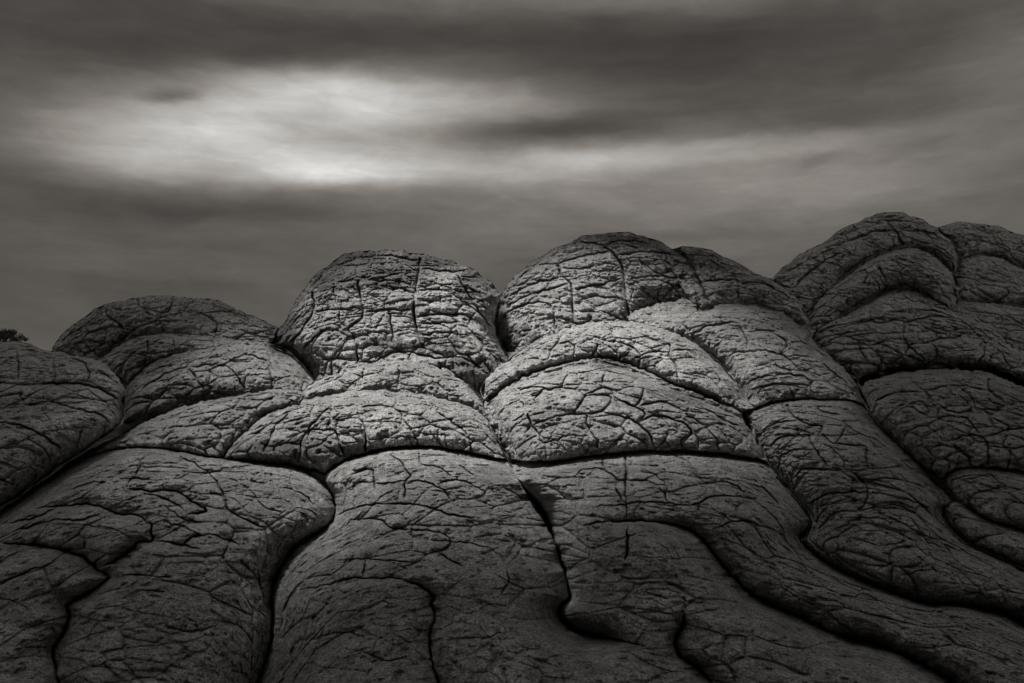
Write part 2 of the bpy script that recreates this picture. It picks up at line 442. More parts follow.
cr(1.1, 0.14, 4, "712,265 715,280|695,262 708,266|785,296 795,308|715,290 735,292|776,300 792,310|745,290 770,293")
# slabs below it
cr(1.8, 0.26, 6, "679,314 686,325 687,333|727,307 735,320|735,322 745,335 747,351|747,332 770,332 787,344 782,352|720,359 740,352 765,351 785,357 800,370 810,385 815,403|745,382 765,377 790,375 807,378|747,391 770,385 810,385|753,306 760,318|690,335 710,326 735,322|787,344 800,342 820,353 840,366|790,356 815,358 830,370 850,386")
cr(1.2, 0.16, 5, "767,340 767,350|800,368 825,378 840,390 846,404|815,388 840,390 860,396|765,318 790,322 812,340|757,400 762,388 770,400|790,388 795,402|750,372 770,367 790,370|660,316 667,325|700,312 705,322|775,360 777,373|830,372 842,380|770,320 775,332|700,340 720,335 742,336")
# right centre tongue
cr(1.5, 0.2, 6, "787,405 795,417 808,425 822,427 820,435|800,425 798,434 808,436 815,450 825,462 828,469|768,448 783,437 808,436|773,461 793,450 815,450|790,481 803,470 828,469 850,470 875,469 903,466|822,434 835,443 847,425|830,448 843,460 846,470|850,472 865,485 867,500 855,513|805,506 830,494 865,492|867,493 888,495 908,500 928,508|866,484 883,478 900,480|855,512 888,505 910,508|760,432 775,424 795,420|815,404 825,412 840,414|835,443 850,445 866,446|866,446 867,468")
cr(1.0, 0.12, 5, "880,430 890,445 910,455|785,492 800,488 830,485|810,522 840,518 875,518 905,520|880,545 895,543 908,540|840,535 860,540 880,546|915,530 930,545|900,575 930,570 950,575|960,590 985,594|850,560 880,566 900,562|870,425 862,435")
# far right tongue
cr(1.6, 0.22, 6, "908,376 918,387 925,390 948,385|925,391 938,405 954,412 973,410|878,423 893,415 908,407 928,417|903,433 923,426 940,437 945,441 963,436 980,436 988,447 987,466|953,416 968,420 980,435|925,425 943,417 955,416|922,453 943,443|953,443 968,457 971,466|960,387 973,400 975,410|988,374 990,390 1013,407 1024,412 1060,415|973,410 1000,410 1024,412|985,437 1008,430 1024,428 1060,425|988,446 1010,448 1040,446|1010,448 1009,468|873,402 900,392 918,391|948,385 965,386 985,390|905,408 922,402 930,412")
cr(1.0, 0.12, 5, "985,472 1005,486 1024,490|973,493 1005,487|950,480 975,478 990,474|1005,500 1030,505|940,425 945,440|900,420 915,415|880,395 890,410|1000,395 1005,410")
# right domes
cr(2.1, 0.28, 6, "885,219 898,235 904,250|840,245 853,257 858,264|878,264 888,284|795,287 818,265 840,253|904,231 930,233 948,243|843,243 873,232 893,230")
cr(1.5, 0.2, 5, "863,265 867,275 864,287|813,301 830,294 850,301|855,310 868,311 875,322 903,321 904,335 908,345 928,361|875,320 893,313 918,310 940,312|896,290 908,298 918,305|858,342 860,352 868,362|903,322 928,317 958,320 983,340 985,350 975,367|908,345 938,340 968,335|1000,350 1010,366|980,227 995,240 997,255|880,220 908,222 928,225|783,273 813,258 836,247|1000,274 1008,283|853,225 856,232|895,258 900,268|820,332 850,322 875,322")
cr(1.0, 0.13, 4, "870,225 895,222|915,222 920,235|862,240 880,237|960,232 985,238|960,243 975,240 995,243|1000,240 1024,245|880,335 903,333|930,328 955,330 975,338|910,355 945,352 975,350|840,330 850,340|905,270 925,272|830,258 845,262|870,345 890,342 905,346|1010,325 1030,330|970,310 1000,315|975,280 990,277|985,355 1005,352")

LEN_K = lambda row: np.interp(row, [300, 470, 640], [1.0, 1.55, 1.75])


def crack_maps():
    """groove depth over the visible rock, every joint cut as its own channel"""
    core = np.zeros((GH, GW), np.float32)
    for ci, (w, d, soft, pts, cusp, cl, f0, f1) in enumerate(CRACKS):
        P = spline(np.array(pts) * SS, False, 1.0)
        w, soft, cl = w * SS, soft * SS, cl * SS
        rs = np.random.RandomState(ci)
        n = len(P)
        kr = np.hanning(int(11 * SS))
        kr = kr / np.sqrt((kr**2).sum())
        jit = [np.convolve(rs.randn(n + 60), kr, 'same')[30:30 + n] for _ in range(2)]
        amp = (0.55 if w < 2.4 * SS else 0.35) * SS
        P = P + np.stack([jit[0], jit[1] * 0.8], -1) * amp
        kv = np.hanning(int(41 * SS))
        kv = kv / np.sqrt((kv**2).sum())
        vary = np.clip(0.95 + 0.35 * np.convolve(rs.randn(n + 160), kv, 'same')[80:80 + n], 0.35, 1.5)
        i0, i1 = np.arange(n) / SS, np.arange(n)[::-1] / SS
        fade = np.clip(i0 / max(f0, 1e-3), 0, 1) * np.clip(i1 / max(f1, 1e-3), 0, 1)
        vary = vary * np.clip(np.minimum(i0, i1) / 5.0, 0.5, 1.0) * (0.25 + 0.75 * fade)
        M = int(max(soft * 2.2, cl * 3.2) + 3)
        x0, x1 = max(int(P[:, 0].min()) - M, GX0), min(int(P[:, 0].max()) + M, GX1)
        y0, y1 = max(int(P[:, 1].min()) - M, GY0), min(int(P[:, 1].max()) + M, GY1)
        if x1 <= x0 or y1 <= y0:
            continue
        D = np.full((y1 - y0 + 1, x1 - x0 + 1), 1e6, np.float32)
        V = np.ones_like(D)
        C = np.ones_like(D)
        k = float(LEN_K(P[:, 1].mean() / SS))
        for i in range(n):
            cx, cy = P[i]
            a0, a1 = max(int(cx) - M, x0), min(int(cx) + M, x1)
            c0, c1 = max(int(cy) - M, y0), min(int(cy) + M, y1)
            if a1 < a0 or c1 < c0:
                continue
            xs = np.arange(a0, a1 + 1) - cx
            ys = (np.arange(c0, c1 + 1) - cy) * k
            dd = np.sqrt(xs[None, :]**2 + ys[:, None]**2)
            sl = (slice(c0 - y0, c1 - y0 + 1), slice(a0 - x0, a1 - x0 + 1))
            up = dd < D[sl]
            D[sl][up] = dd[up]
            V[sl][up] = vary[i]
            C[sl][up] = fade[i]
        g = d * V * (1.15 * np.exp(-(D / (w * 0.46))**1.6) + 0.30 * np.exp(-(D / soft)**1.5))
        if cusp > 0:
            C = box(C, int(cl * 0.4))
            g = g + cusp * C * np.exp(-D / cl)
        sl = (slice(y0 - GY0, y1 - GY0 + 1), slice(x0 - GX0, x1 - GX0 + 1))
        core[sl] = np.maximum(core[sl], g)
    return core


def box(A, r):
    """repeated box blur"""
    for _ in range(2):
        for ax in (0, 1):
            pad = [(0, 0), (0, 0)]
            pad[ax] = (r + 1, r)
            c = np.cumsum(np.pad(A, pad, 'edge'), ax)
            A = (np.take(c, np.arange(2 * r + 1, c.shape[ax]), ax) - np.take(c, np.arange(0, c.shape[ax] - 2 * r - 1), ax)) / (2 * r + 1)
    return A.astype(np.float32)


CRACK = crack_maps()

# varnish and lichen patches, plus shade painted along the central mound's undercut (px, py, rx, ry, amount)
STAINS_AND_SHADE = [tuple(v * SS for v in q[:4]) + (q[4],) for q in [(378, 276, 48, 11, 1.0), (345, 262, 40, 10, .7), (430, 262, 40, 9, .5), (330, 282, 18, 12, .6), (480, 285, 26, 22, .5),
          (282, 335, 16, 22, .6), (620, 242, 60, 10, .45), (660, 240, 40, 14, .2), (690, 260, 40, 20, .35), (600, 300, 26, 18, .15),
          (930, 362, 70, 12, .2), (110, 325, 50, 24, .3), (205, 392, 60, 10, .45),
          (150, 360, 30, 16, .4), (290, 452, 60, 13, .75), (520, 340, 25, 18, .3), (385, 345, 20, 10, .5), (440, 345, 30, 10, .35),
          (620, 362, 30, 8, .5), (700, 395, 50, 10, .4), (770, 390, 40, 14, .3), (470, 365, 30, 10, .4)]]  # first pair: shade below the overhanging slab, painted as dark colour
SM = np.zeros((GH, GW), np.float32)
_yy, _xx = np.mgrid[GY0:GY1 + 1, GX0:GX1 + 1]
for (sx, sy, rx, ry, a) in STAINS_AND_SHADE:
    SM = np.maximum(SM, a * np.exp(-(((_xx - sx) / rx)**2 + ((_yy - sy) / ry)**2)**1.5).astype(np.float32))

# ------------------------------------------------------------------ one rock lobe
ZFRONT = np.full((GH, GW), 1e6, np.float32)


def fill(poly):
    """inside test on the sample grid"""
    m = np.zeros((GH, GW), bool)
    x, y = poly[:, 0], poly[:, 1]
    x2, y2 = np.roll(x, -1), np.roll(y, -1)
    lo, hi = int(max(GY0, math.ceil(y.min()))), int(min(GY1, math.floor(y.max())))
    for r in range(lo, hi + 1):
        hit = ((y <= r) & (y2 > r)) | ((y2 <= r) & (y > r))
        if not hit.any():
            continue
        xs = np.sort(x[hit] + (r - y[hit]) / (y2[hit] - y[hit]) * (x2[hit] - x[hit]))
        for a, c in zip(xs[0::2], xs[1::2]):
            i0, i1 = max(int(math.ceil(a)), GX0), min(int(math.floor(c)), GX1)
            if i1 >= i0:
                m[r - GY0, i0 - GX0:i1 - GX0 + 1] = True
    return m


def smooth_dist(gx, gy, O, k):
    """smooth distance to the outline (no ridge along the middle)"""
    S = O[::3]
    S2 = np.roll(S, -1, 0)
    ds = np.sqrt((S2[:, 0] - S[:, 0])**2 + ((S2[:, 1] - S[:, 1]) * k)**2)
    I = np.zeros(gx.shape, np.float32)
    for i in range(len(S)):
        d2 = (gx - S[i, 0])**2 + ((gy - S[i, 1]) * k)**2 + 9.0
        I += ds[i] / (d2 * np.sqrt(d2))
    return np.sqrt(2.0 / I)


def bilinear(A, fx, fy):
    fx = np.clip(fx, 0, A.shape[1] - 1.001)
    fy = np.clip(fy, 0, A.shape[0] - 1.001)
    i, j = fx.astype(int), fy.astype(int)
    u, v = fx - i, fy - j
    return (A[j, i] * (1 - u) + A[j, i + 1] * u) * (1 - v) + (A[j + 1, i] * (1 - u) + A[j + 1, i + 1] * u) * v


def make_lobe(name, outline, mat, bulge, lam, k=1.0, off=0.0, tilt=1.0, ref=None,
              cell=0.9, cell_amt=1.0, rough=1.0, strata=1.0, wob=0.8, crk=1.0, fine=1.0, seat=None, seed=1):
    """a closed pillow of rock: returns (front verts, faces, stain)"""
    O = spline(np.array(outline) * SS, True, 1.0)
    lam = lam * SS
    n = len(O)
    rs = np.random.RandomState(seed)

    def ring(width):
        q = np.tile(rs.randn(n), 3)
        ker = np.hanning(int(width * SS) + 2)[1:-1]
        return np.convolve(q, ker / np.sqrt((ker**2).sum()), 'same')[n:2 * n]
    T = np.roll(O, -1, 0) - np.roll(O, 1, 0)
    T /= np.maximum(np.linalg.norm(T, axis=1, keepdims=True), 1e-6)
    N = np.stack([T[:, 1], -T[:, 0]], -1)
    O = O + N * ((ring(5) * 0.40 + ring(13) * 0.38 + ring(41) * 0.12) * wob * SS)[:, None]
    mask = fill(O)
    # exact distance and nearest outline point in a band
    M = int(14 * SS)
    D = np.full((GH, GW), 1e6, np.float32)
    NI = np.zeros((GH, GW), np.int32)
    for i in range(n):
        cx, cy = O[i]
        a0, a1 = max(int(cx) - M, GX0), min(int(cx) + M, GX1)
        c0, c1 = max(int(cy) - M, GY0), min(int(cy) + M, GY1)
        if a1 < a0 or c1 < c0:
            continue
        dd = np.sqrt((np.arange(a0, a1 + 1) - cx)[None, :]**2 + ((np.arange(c0, c1 + 1) - cy)[:, None] * k)**2)
        sl = (slice(c0 - GY0, c1 - GY0 + 1), slice(a0 - GX0, a1 - GX0 + 1))
        up = dd < D[sl]
        D[sl][up] = dd[up]
        NI[sl][up] = i
    # vertices: inside ones plus a snapped rim
    near = np.zeros_like(mask)
    for dj in (-1, 0, 1):
        for di in (-1, 0, 1):
            near |= np.roll(np.roll(mask, dj, 0), di, 1)
    use = mask | (near & (D < 1e5))
    use[:, 0] &= mask[:, 0]
    jj, ii = np.nonzero(use)
    vx = (ii + GX0).astype(np.float64)
    vy = (jj + GY0).astype(np.float64)
    rim = ~mask[jj, ii]
    vx[rim] = O[NI[jj[rim], ii[rim]], 0]
    vy[rim] = O[NI[jj[rim], ii[rim]], 1]
    # smooth profile on a coarse grid
    bx0, bx1, by0, by1 = ii.min() + GX0 - 4, ii.max() + GX0 + 8, jj.min() + GY0 - 4, jj.max() + GY0 + 8
    cgx, cgy = np.meshgrid(np.arange(bx0, bx1 + 1, 4, dtype=np.float32), np.arange(by0, by1 + 1, 4, dtype=np.float32))
    PH = smooth_dist(cgx, cgy, O.astype(np.float32), k)

    def phi_at(x, y):
        return bilinear(PH, (x - bx0) / 4.0, (y - by0) / 4.0)
    d = D[jj, ii].astype(np.float64)
    d[rim] = 0
    ph = phi_at(vx, vy)
    s = np.clip((d / SS - 6) / 7.0, 0, 1)
    s = s * s * (3 - 2 * s)
    phi = np.where(d > 1e5, ph, (1 - s) * np.minimum(d, 75) + s * ph)
    prof = np.sqrt(np.maximum(1 - np.exp(-2 * phi / lam), 0))
    if seat is not None:      # a lobe standing behind others: its face meets the slope at this row
        ref, off = seat, bulge + off
    r0 = float(O[:, 1].max()) / SS if ref is None else ref
    base = hill(np.array([r0]))[0] + tilt * (hill(vy / SS) - hill(np.array([r0]))[0]) + off
    Z = base - bulge * prof
    P = unproject(vx / SS, vy / SS, Z)
    # how much the detail may act close to the rim
    edge = np.clip(phi / (4.0 * SS), 0.0, 1.0)
    und = fbm(P * 0.55, 3, 0.5, seed + 3) * 0.16
    Wp = P + np.stack([fbm(P * 1.1, 2, 0.5, 5), fbm(P * 1.1 + 9.1, 2, 0.5, 6), fbm(P * 1.1 + 4.7, 2, 0.5, 7)], -1) * 0.10
    q = Wp * np.array([1.0, 1.0, 1.35]) / cell
    e, cid = voronoi_edge(q.astype(np.float32), seed=3)
    e = e * cell
    pres = np.clip(0.75 + 0.6 * fbm(P * 0.8 + 3.3, 2, 0.5, 21), 0.35, 1.1)
    cells = pres * cell_amt * (0.11 * np.exp(-(e / 0.017)**1.3) + 0.10 * np.exp(-(e / 0.11)))
    e2, c2 = voronoi_edge((Wp * np.array([1.0, 1.0, 2.3]) / (cell * 0.42)).astype(np.float32), seed=57)
    e2 = e2 * cell * 0.42
    pres2 = np.clip(0.42 + 1.1 * fbm(P * 1.3 + 8.8, 2, 0.5, 31), 0.0, 1.1)
    cells = cells + fine * pres2 * cell_amt * (0.075 * np.exp(-(e2 / 0.015)**1.3) + 0.035 * np.exp(-(e2 / 0.07)))
    # bedding: thin uneven ledges
    zz = Wp[:, 2] + 0.10 * Wp[:, 0] * math.sin(seed) + 0.25 * fbm(P * 0.5, 2, 0.5, 61)
    lv = vnoise(np.stack([zz * 5.2, P[:, 0] * 0.35, P[:, 1] * 0.35], -1), 71) + 0.6 * vnoise(np.stack([zz * 13, P[:, 0] * 0.6, P[:, 1] * 0.6], -1), 72)
    lv = np.tanh(lv * 2.2) * np.clip(0.6 + fbm(P * 0.7, 2, 0.5, 77), 0, 1.2)
    mic = fbm(P * 3.2, 6, 0.62, 41) * 0.052 * rough
    pit = (np.clip(vnoise(P * 7.5, 91) - 0.5, 0, 1) * -0.24 + np.clip(vnoise(P * 15, 92) - 0.45, 0, 1) * -0.14) * rough
    cr_ = bilinear(CRACK, vx - GX0, vy - GY0)
    disp = und + mic + pit + 0.028 * strata * lv - (0.4 + 0.6 * crk) * cells
    Z = Z - disp * (0.15 + 0.85 * edge) + crk * cr_
    # things behind stay behind
    zf = ZFRONT[jj, ii]
    hid = zf < 1e5
    Z = np.where(hid & ~rim, np.maximum(Z, zf + 0.12), Z)
    V = unproject(vx / SS, vy / SS, Z)
    idx = np.full((GH, GW), -1, np.int64)
    idx[jj, ii] = np.arange(len(ii))
    a, bb, c, dd = idx[:-1, :-1], idx[:-1, 1:], idx[1:, 1:], idx[1:, :-1]
    mk = mask
    anyin = mk[:-1, :-1] | mk[:-1, 1:] | mk[1:, 1:] | mk[1:, :-1]
    ok = (a >= 0) & (bb >= 0) & (c >= 0) & (dd >= 0) & anyin
    F = np.stack([a[ok], dd[ok], c[ok], bb[ok]], -1)
    zg = np.full((GH, GW), 1e6, np.float32)
    zg[jj[~rim], ii[~rim]] = Z[~rim]
    stain_shade = bilinear(SM, vx - GX0, vy - GY0)
    # back of the pillow, coarser
    st = 10
    us = mask[::st, ::st]
    usn = us.copy()
    for dj in (-1, 0, 1):
        for di in (-1, 0, 1):
            usn |= np.roll(np.roll(us, dj, 0), di, 1)
    bj, bi = np.nonzero(usn)
    bx = bi * st + GX0 * 1.0
    by = bj * st + GY0 * 1.0
    bin_ = us[bj, bi]
    for q_ in np.nonzero(~bin_)[0]:
        m_ = np.argmin((O[:, 0] - bx[q_])**2 + (O[:, 1] - by[q_])**2)
        bx[q_], by[q_] = O[m_]
    phb = phi_at(bx, by)
    pb = np.sqrt(np.maximum(1 - np.exp(-2 * phb / lam), 0))
    pb[~bin_] = 0
    zb = hill(np.array([r0]))[0] + tilt * (hill(by / SS) - hill(np.array([r0]))[0]) + off + 0.8 * bulge * pb + 0.02
    zfb = bilinear(np.where(zg > 1e5, -1, zg), np.clip(bx - GX0, 0, GW - 2), np.clip(by - GY0, 0, GH - 2))
    zb = np.where(bin_, np.maximum(zb, zfb + 0.25), zb)
    VB = unproject(bx / SS, by / SS, zb)
    ib = np.full(usn.shape, -1, np.int64)
    ib[bj, bi] = np.arange(len(bi))
    a, bb, c, dd = ib[:-1, :-1], ib[:-1, 1:], ib[1:, 1:], ib[1:, :-1]
    anyin = us[:-1, :-1] | us[:-1, 1:] | us[1:, 1:] | us[1:, :-1]
    ok = (a >= 0) & (bb >= 0) & (c >= 0) & (dd >= 0) & anyin
    FB = np.stack([a[ok], bb[ok], c[ok], dd[ok]], -1) + len(V)

    np.minimum(ZFRONT, zg, out=ZFRONT)
    return (np.concatenate([V, VB]), np.concatenate([F, FB]), np.concatenate([stain_shade, np.zeros(len(VB))]),
            np.concatenate([np.stack([vx, vy], -1), np.stack([bx, by], -1)]))


def mesh_obj(name, V, F, mat, parent=None, stain_shade=None, origin=(0, 0, 0), smooth=True):
    me = bpy.data.meshes.new(name)
    V = (np.asarray(V) - np.asarray(origin)).astype(np.float32)
    F = np.asarray(F, np.int32)
    me.vertices.add(len(V))
    me.vertices.foreach_set('co', V.ravel())
    me.loops.add(F.size)
    me.loops.foreach_set('vertex_index', F.ravel())
    me.polygons.add(len(F))
    kk = F.shape[1]
    me.polygons.foreach_set('loop_start', np.arange(0, F.size, kk, dtype=np.int32))
    me.update(calc_edges=True)
    me.polygons.foreach_set('use_smooth', np.full(len(F), smooth))
    if stain_shade is not None:
        at = me.attributes.new('stain_shade', 'FLOAT', 'POINT')
        at.data.foreach_set('value', np.asarray(stain_shade, np.float32))
    me.materials.append(mat)
    o = bpy.data.objects.new(name, me)
    sc.collection.objects.link(o)
    if parent:
        o.parent = parent
    return o


# ------------------------------------------------------------------ the rock masses
# thing, label, category, group, then its lobes: (order, part name, outline, settings)
LOBES = []      # (order, thing index, part, outline, kwargs)
THINGS = []


def thing(name, label, cat, group):
    THINGS.append((name, label, cat, group))
    return len(THINGS) - 1


def lobe(order, ti, part, outline, **kw):
    LOBES.append((order, ti, part, parse(outline), kw))


TON = dict(mat='tongue', bulge=2.9, lam=120, k=2.1, tilt=1.0, cell=0.8, cell_amt=0.55, rough=0.85, strata=1.3, wob=0.7, crk=1.7)
SLB = dict(mat='slab', bulge=1.5, lam=48, k=1.35, tilt=0.75, cell=0.62, cell_amt=1.0, rough=1.1, strata=0.5, wob=1.0, crk=1.1, fine=0.7)
DOM = dict(mat='dome', bulge=2.6, lam=78, k=1.0, tilt=0.42, cell=0.72, cell_amt=1.05, rough=1.25, strata=2.2, wob=1.5, crk=1.3, fine=1.25)

tA = thing('rock_tongue', 'dark rock tongue below the palest mound, with a long vertical crack down its middle', 'rock', 'smooth rock tongues on the slope')
tB = thing('rock_tongue', 'darkest rock tongue at the bottom middle, between the hooked gully and the long gully', 'rock', 'smooth rock tongues on the slope')
tC = thing('rock_tongue', 'long dark rock tongue sweeping to the right corner from under the central mound', 'rock', 'smooth rock tongues on the slope')
# the three tongues grow together where the gullies between them die out, so their skin is made as one sheet and parted along the gullies
SPLIT = [(tA, "150,380 514,380 514,468 " + GULLY_A.split(' ', 1)[1] + " 690,690 720,800 150,800"),
         (tC, "514,380 514,468 521,484 548,538 " + GULLY_B.split(' ', 1)[1] + " 1010,800 1300,800 1300,380"),
         (tB, None)]
lobe(1, tA, 'rock_face', "324,478 335,465 365,453 400,446 440,447 480,454 513,460 530,461 548,461 580,457 610,453 660,450 700,451 740,456 766,462 785,487 805,512 810,524 801,539 815,555 840,570 870,583 900,594 925,602 960,604 1000,612 1024,623 1070,645 1134,668 1134,768 1010,775 700,775 400,775 225,775 250,715 259,683 269,655 274,625 272,600 276,580 286,560 296,548 309,540 326,528 335,514 333,495", split=SPLIT, **{**TON, 'cell': 0.75, 'lam': 95})
t = thing('rock_tongue', 'wide rock tongue filling the lower left, with a stepped zigzag crack', 'rock', 'smooth rock tongues on the slope')
lobe(3, t, 'rock_apron', "72,463 90,456 110,450 140,447 170,449 222,458 250,461 285,464 310,472 325,485 333,500 334,515 325,528 305,541 292,550 282,565 273,580 270,600 272,625 266,655 255,690 228,775 60,775 -108,775 -108,600 -60,546 0,510 40,483", **{**TON, 'cell': 0.8})
lobe(4, t, 'upper_slab', "60,470 80,455 110,440 140,424 170,411 200,402 235,396 270,390 296,389 304,395 300,404 280,410 262,418 245,432 230,447 222,461 200,458 170,452 140,450 110,453 90,459 70,470", **{**SLB, 'bulge': 1.2, 'lam': 38, 'mat': 'tongue'})
t = thing('rock_tongue', 'small finger of rock pushing in at the right edge between two longer tongues', 'rock', 'smooth rock tongues on the slope')
lobe(6, t, 'rock_apron', "943,512 948,505 958,502 968,506 985,517 1010,525 1040,533 1134,550 1134,612 1070,590 1024,568 1000,556 975,545 955,530 945,519", **{**TON, 'bulge': 1.2, 'lam': 34})
t = thing('rock_tongue', 'long cracked rock tongue running right, below the slab with an arched crack', 'rock', 'smooth rock tongues on the slope')
lobe(7, t, 'rock_apron', "742,414 755,408 775,401 800,398 825,398 850,400 866,407 872,417 890,435 910,455 930,474 945,493 951,503 943,510 945,520 955,532 975,547 1000,558 1024,570 1070,592 1134,615 1134,668 1070,645 1024,624 1000,613 960,605 925,603 900,595 870,584 840,571 815,556 800,541 804,535 811,524 806,512 786,487 768,463 755,438", **{**TON, 'cell': 0.65, 'cell_amt': 0.8, 'lam': 80, 'bulge': 2.3})
t = thing('rock_tongue', 'dark block-cracked rock tongue at the right edge below the overhanging dome', 'rock', 'smooth rock tongues on the slope')
lobe(14.6, t, 'lower_slab', "943,478 955,470 975,466 1000,468 1024,471 1134,478 1134,552 1040,535 1010,527 985,519 966,507 953,493", **{**TON, 'lam': 45, 'bulge': 1.5})
lobe(14.7, t, 'upper_slab', "858,380 875,373 895,369 930,366 955,365 985,367 1010,374 1030,384 1134,420 1134,484 1024,474 1000,471 975,469 955,473 944,480 925,468 905,448 885,430 871,414 866,400", **{**SLB, 'mat': 'tongue', 'cell': 0.6, 'k': 1.4})
t = thing('rock_mound', 'pale central mound of two stacked slabs with a dark undercut between them', 'rock', 'rounded rock mounds below the domes')
lobe(10, t, 'upper_slab', "480,389 490,375 508,360 530,345 550,335 575,326 605,321 635,322 660,328 685,337 705,350 722,366 738,385 750,402 755,411 750,416 735,410 715,401 695,393 675,386 655,376 635,368 615,361 595,359 570,363 545,370 520,380 500,392 489,402 483,398", **{**SLB, 'off': -0.4, 'tilt': 0.72, 'ref': 405, 'bulge': 1.2, 'lam': 34, 'mat': 'dome', 'strata': 0.8})
lobe(11, t, 'lower_slab', "484,401 500,388 522,374 545,364 570,358 595,354 620,358 645,369 668,378 695,388 722,398 746,411 757,438 767,464 740,460 700,456 660,455 610,458 580,463 550,470 521,487 513,469 503,450 494,432 487,418", **{**SLB, 'bulge': 2.3, 'lam': 66})
t = thing('rock_mound', 'palest mound, a bright lens-shaped slab and thin cap before the tall blocky dome', 'rock', 'rounded rock mounds below the domes')
lobe(12, t, 'lower_slab', "222,457 230,445 245,430 265,415 290,403 320,397 345,392 370,390 395,391 430,396 460,404 487,417 500,440 510,461 513,471 490,463 460,456 430,452 410,452 385,454 365,457 345,464 329,475 318,472 300,469 275,466 250,463 228,461", **{**SLB, 'off': 0.0, 'tilt': 0.66, 'ref': 462, 'bulge': 2.1, 'lam': 56})
lobe(13, t, 'cap', "302,396 310,385 330,375 360,366 385,361 405,361 430,365 455,377 475,390 487,405 490,418 465,406 440,399 415,395 395,393 370,392 345,394 318,399 303,401", **{**SLB, 'bulge': 0.9, 'lam': 26, 'seat': 398, 'off': -0.2})
t = thing('rock_mound', 'grey rock mound with ledges and one arched crack under the shoulder of the middle dome', 'rock', 'rounded rock mounds below the domes')
lobe(14, t, 'rock_face', "628,316 655,305 690,298 730,293 757,292 780,298 799,311 811,330 814,341 830,355 850,375 863,398 869,413 850,406 825,403 800,403 775,406 755,413 745,418 741,395 728,375 712,355 690,342 665,335 645,330", **{**SLB, 'bulge': 2.0, 'lam': 54, 'off': 0.1, 'tilt': 1.0, 'mat': 'dome', 'strata': 1.3, 'ref': 405})
t = thing('rock_mound', 'dark layered mound at the left edge with a shrub on its top', 'rock', 'rounded rock mounds below the domes')
lobe(15, t, 'rock_face', "-108,352 -60,343 -20,340 0,341 25,343 45,350 75,355 98,360 113,372 123,385 127,396 126,410 122,424 100,440 80,453 60,466 40,481 15,498 0,508 -60,545 -108,590", **{**SLB, 'mat': 'dome', 'bulge': 2.2, 'lam': 66, 'k': 1.15, 'tilt': 0.8})
t = thing('rock_dome', 'low wide dark dome on the left skyline, stepping down in two slabs', 'rock', 'rounded rock domes on the skyline')
lobe(17, t, 'lower_slab', "122,424 121,402 127,386 138,373 152,361 180,352 210,347 240,344 272,347 296,359 311,377 315,392 295,396 270,396 230,402 190,406 150,417", **{**SLB, 'bulge': 1.8, 'lam': 50, 'tilt': 0.65, 'seat': 405, 'off': -0.3, 'mat': 'slab'})
lobe(18, t, 'middle_slab', "99,359 118,343 135,335 165,332 200,335 230,339 262,342 290,352 300,372 250,380 180,390 132,392 124,380 112,371", **{**SLB, 'mat': 'dome', 'bulge': 1.1, 'lam': 34, 'tilt': 0.6, 'seat': 356, 'off': 0.1})
lobe(22, t, 'cap', "51,351 60,338 75,324 90,313 110,303 137,298 170,297 200,299 222,303 240,311 262,320 280,329 302,342 302,378 200,390 110,380 70,362", **{**DOM, 'bulge': 1.6, 'lam': 48, 'seat': 338, 'off': 0.3, 'strata': 1.5})
t = thing('rock_dome', 'tall blocky dome left of centre on the skyline, split by a straight vertical crack', 'rock', 'rounded rock domes on the skyline')
lobe(19, t, 'rock_face', "271,346 277,334 286,321 294,304 305,289 318,273 333,262 347,254 365,251 395,250 415,253 430,257 450,261 470,269 485,279 497,290 501,300 498,315 496,328 505,348 509,362 502,376 492,392 470,405 400,404 330,402 314,386 308,372 299,361 286,352", **{**DOM, 'bulge': 3.0, 'seat': 376, 'off': 0.3})
t = thing('rock_dome', 'broad dome mid skyline with a lower shoulder trailing off to its right', 'rock', 'rounded rock domes on the skyline')
lobe(20, t, 'main_lobe', "494,328 497,312 502,295 512,280 525,268 540,258 555,249 575,240 590,235 610,232 630,233 650,239 667,246 678,251 688,262 697,278 704,294 710,308 680,311 645,316 640,345 600,360 520,372 508,360 502,346", **{**DOM, 'bulge': 2.9, 'seat': 326, 'off': 0.2})
lobe(13.9, t, 'shoulder', "668,252 690,247 705,250 720,255 740,264 755,272 772,278 785,288 797,300 806,317 811,330 809,336 800,327 790,319 775,313 755,308 735,306 715,308 704,312 690,300 676,275", **{**DOM, 'bulge': 0.7, 'lam': 20, 'seat': 318, 'off': -0.9, 'tilt': 0.8})
t = thing('rock_dome', 'tallest dark dome on the right of the skyline, stacked in three overhanging lobes', 'rock', 'rounded rock domes on the skyline')
lobe(14.1, t, 'lower_lobe', "800,346 813,336 824,325 840,316 855,308 865,300 880,291 895,287 910,287 925,292 940,302 955,312 975,320 995,330 1012,345 1030,358 1134,420 1134,426 1060,398 1024,386 1005,379 985,371 955,369 930,369 905,372 885,375 866,382 852,390 836,375 820,362", **{**DOM, 'bulge': 2.2, 'lam': 54, 'off': 1.7, 'tilt': 0.9, 'ref': 375, 'strata': 2.6, 'crk': 1.7, 'cell_amt': 1.3})
lobe(14.2, t, 'middle_lobe', "794,336 806,320 812,311 820,300 835,284 850,271 865,261 880,253 900,246 920,246 937,255 947,264 956,278 960,290 958,302 950,312 935,308 920,296 905,290 890,293 875,303 860,312 845,321 830,331 818,342 806,350", **{**DOM, 'bulge': 1.7, 'lam': 34, 'off': 1.7, 'tilt': 0.65, 'ref': 320, 'strata': 2.0, 'crk': 1.7, 'cell_amt': 1.3})
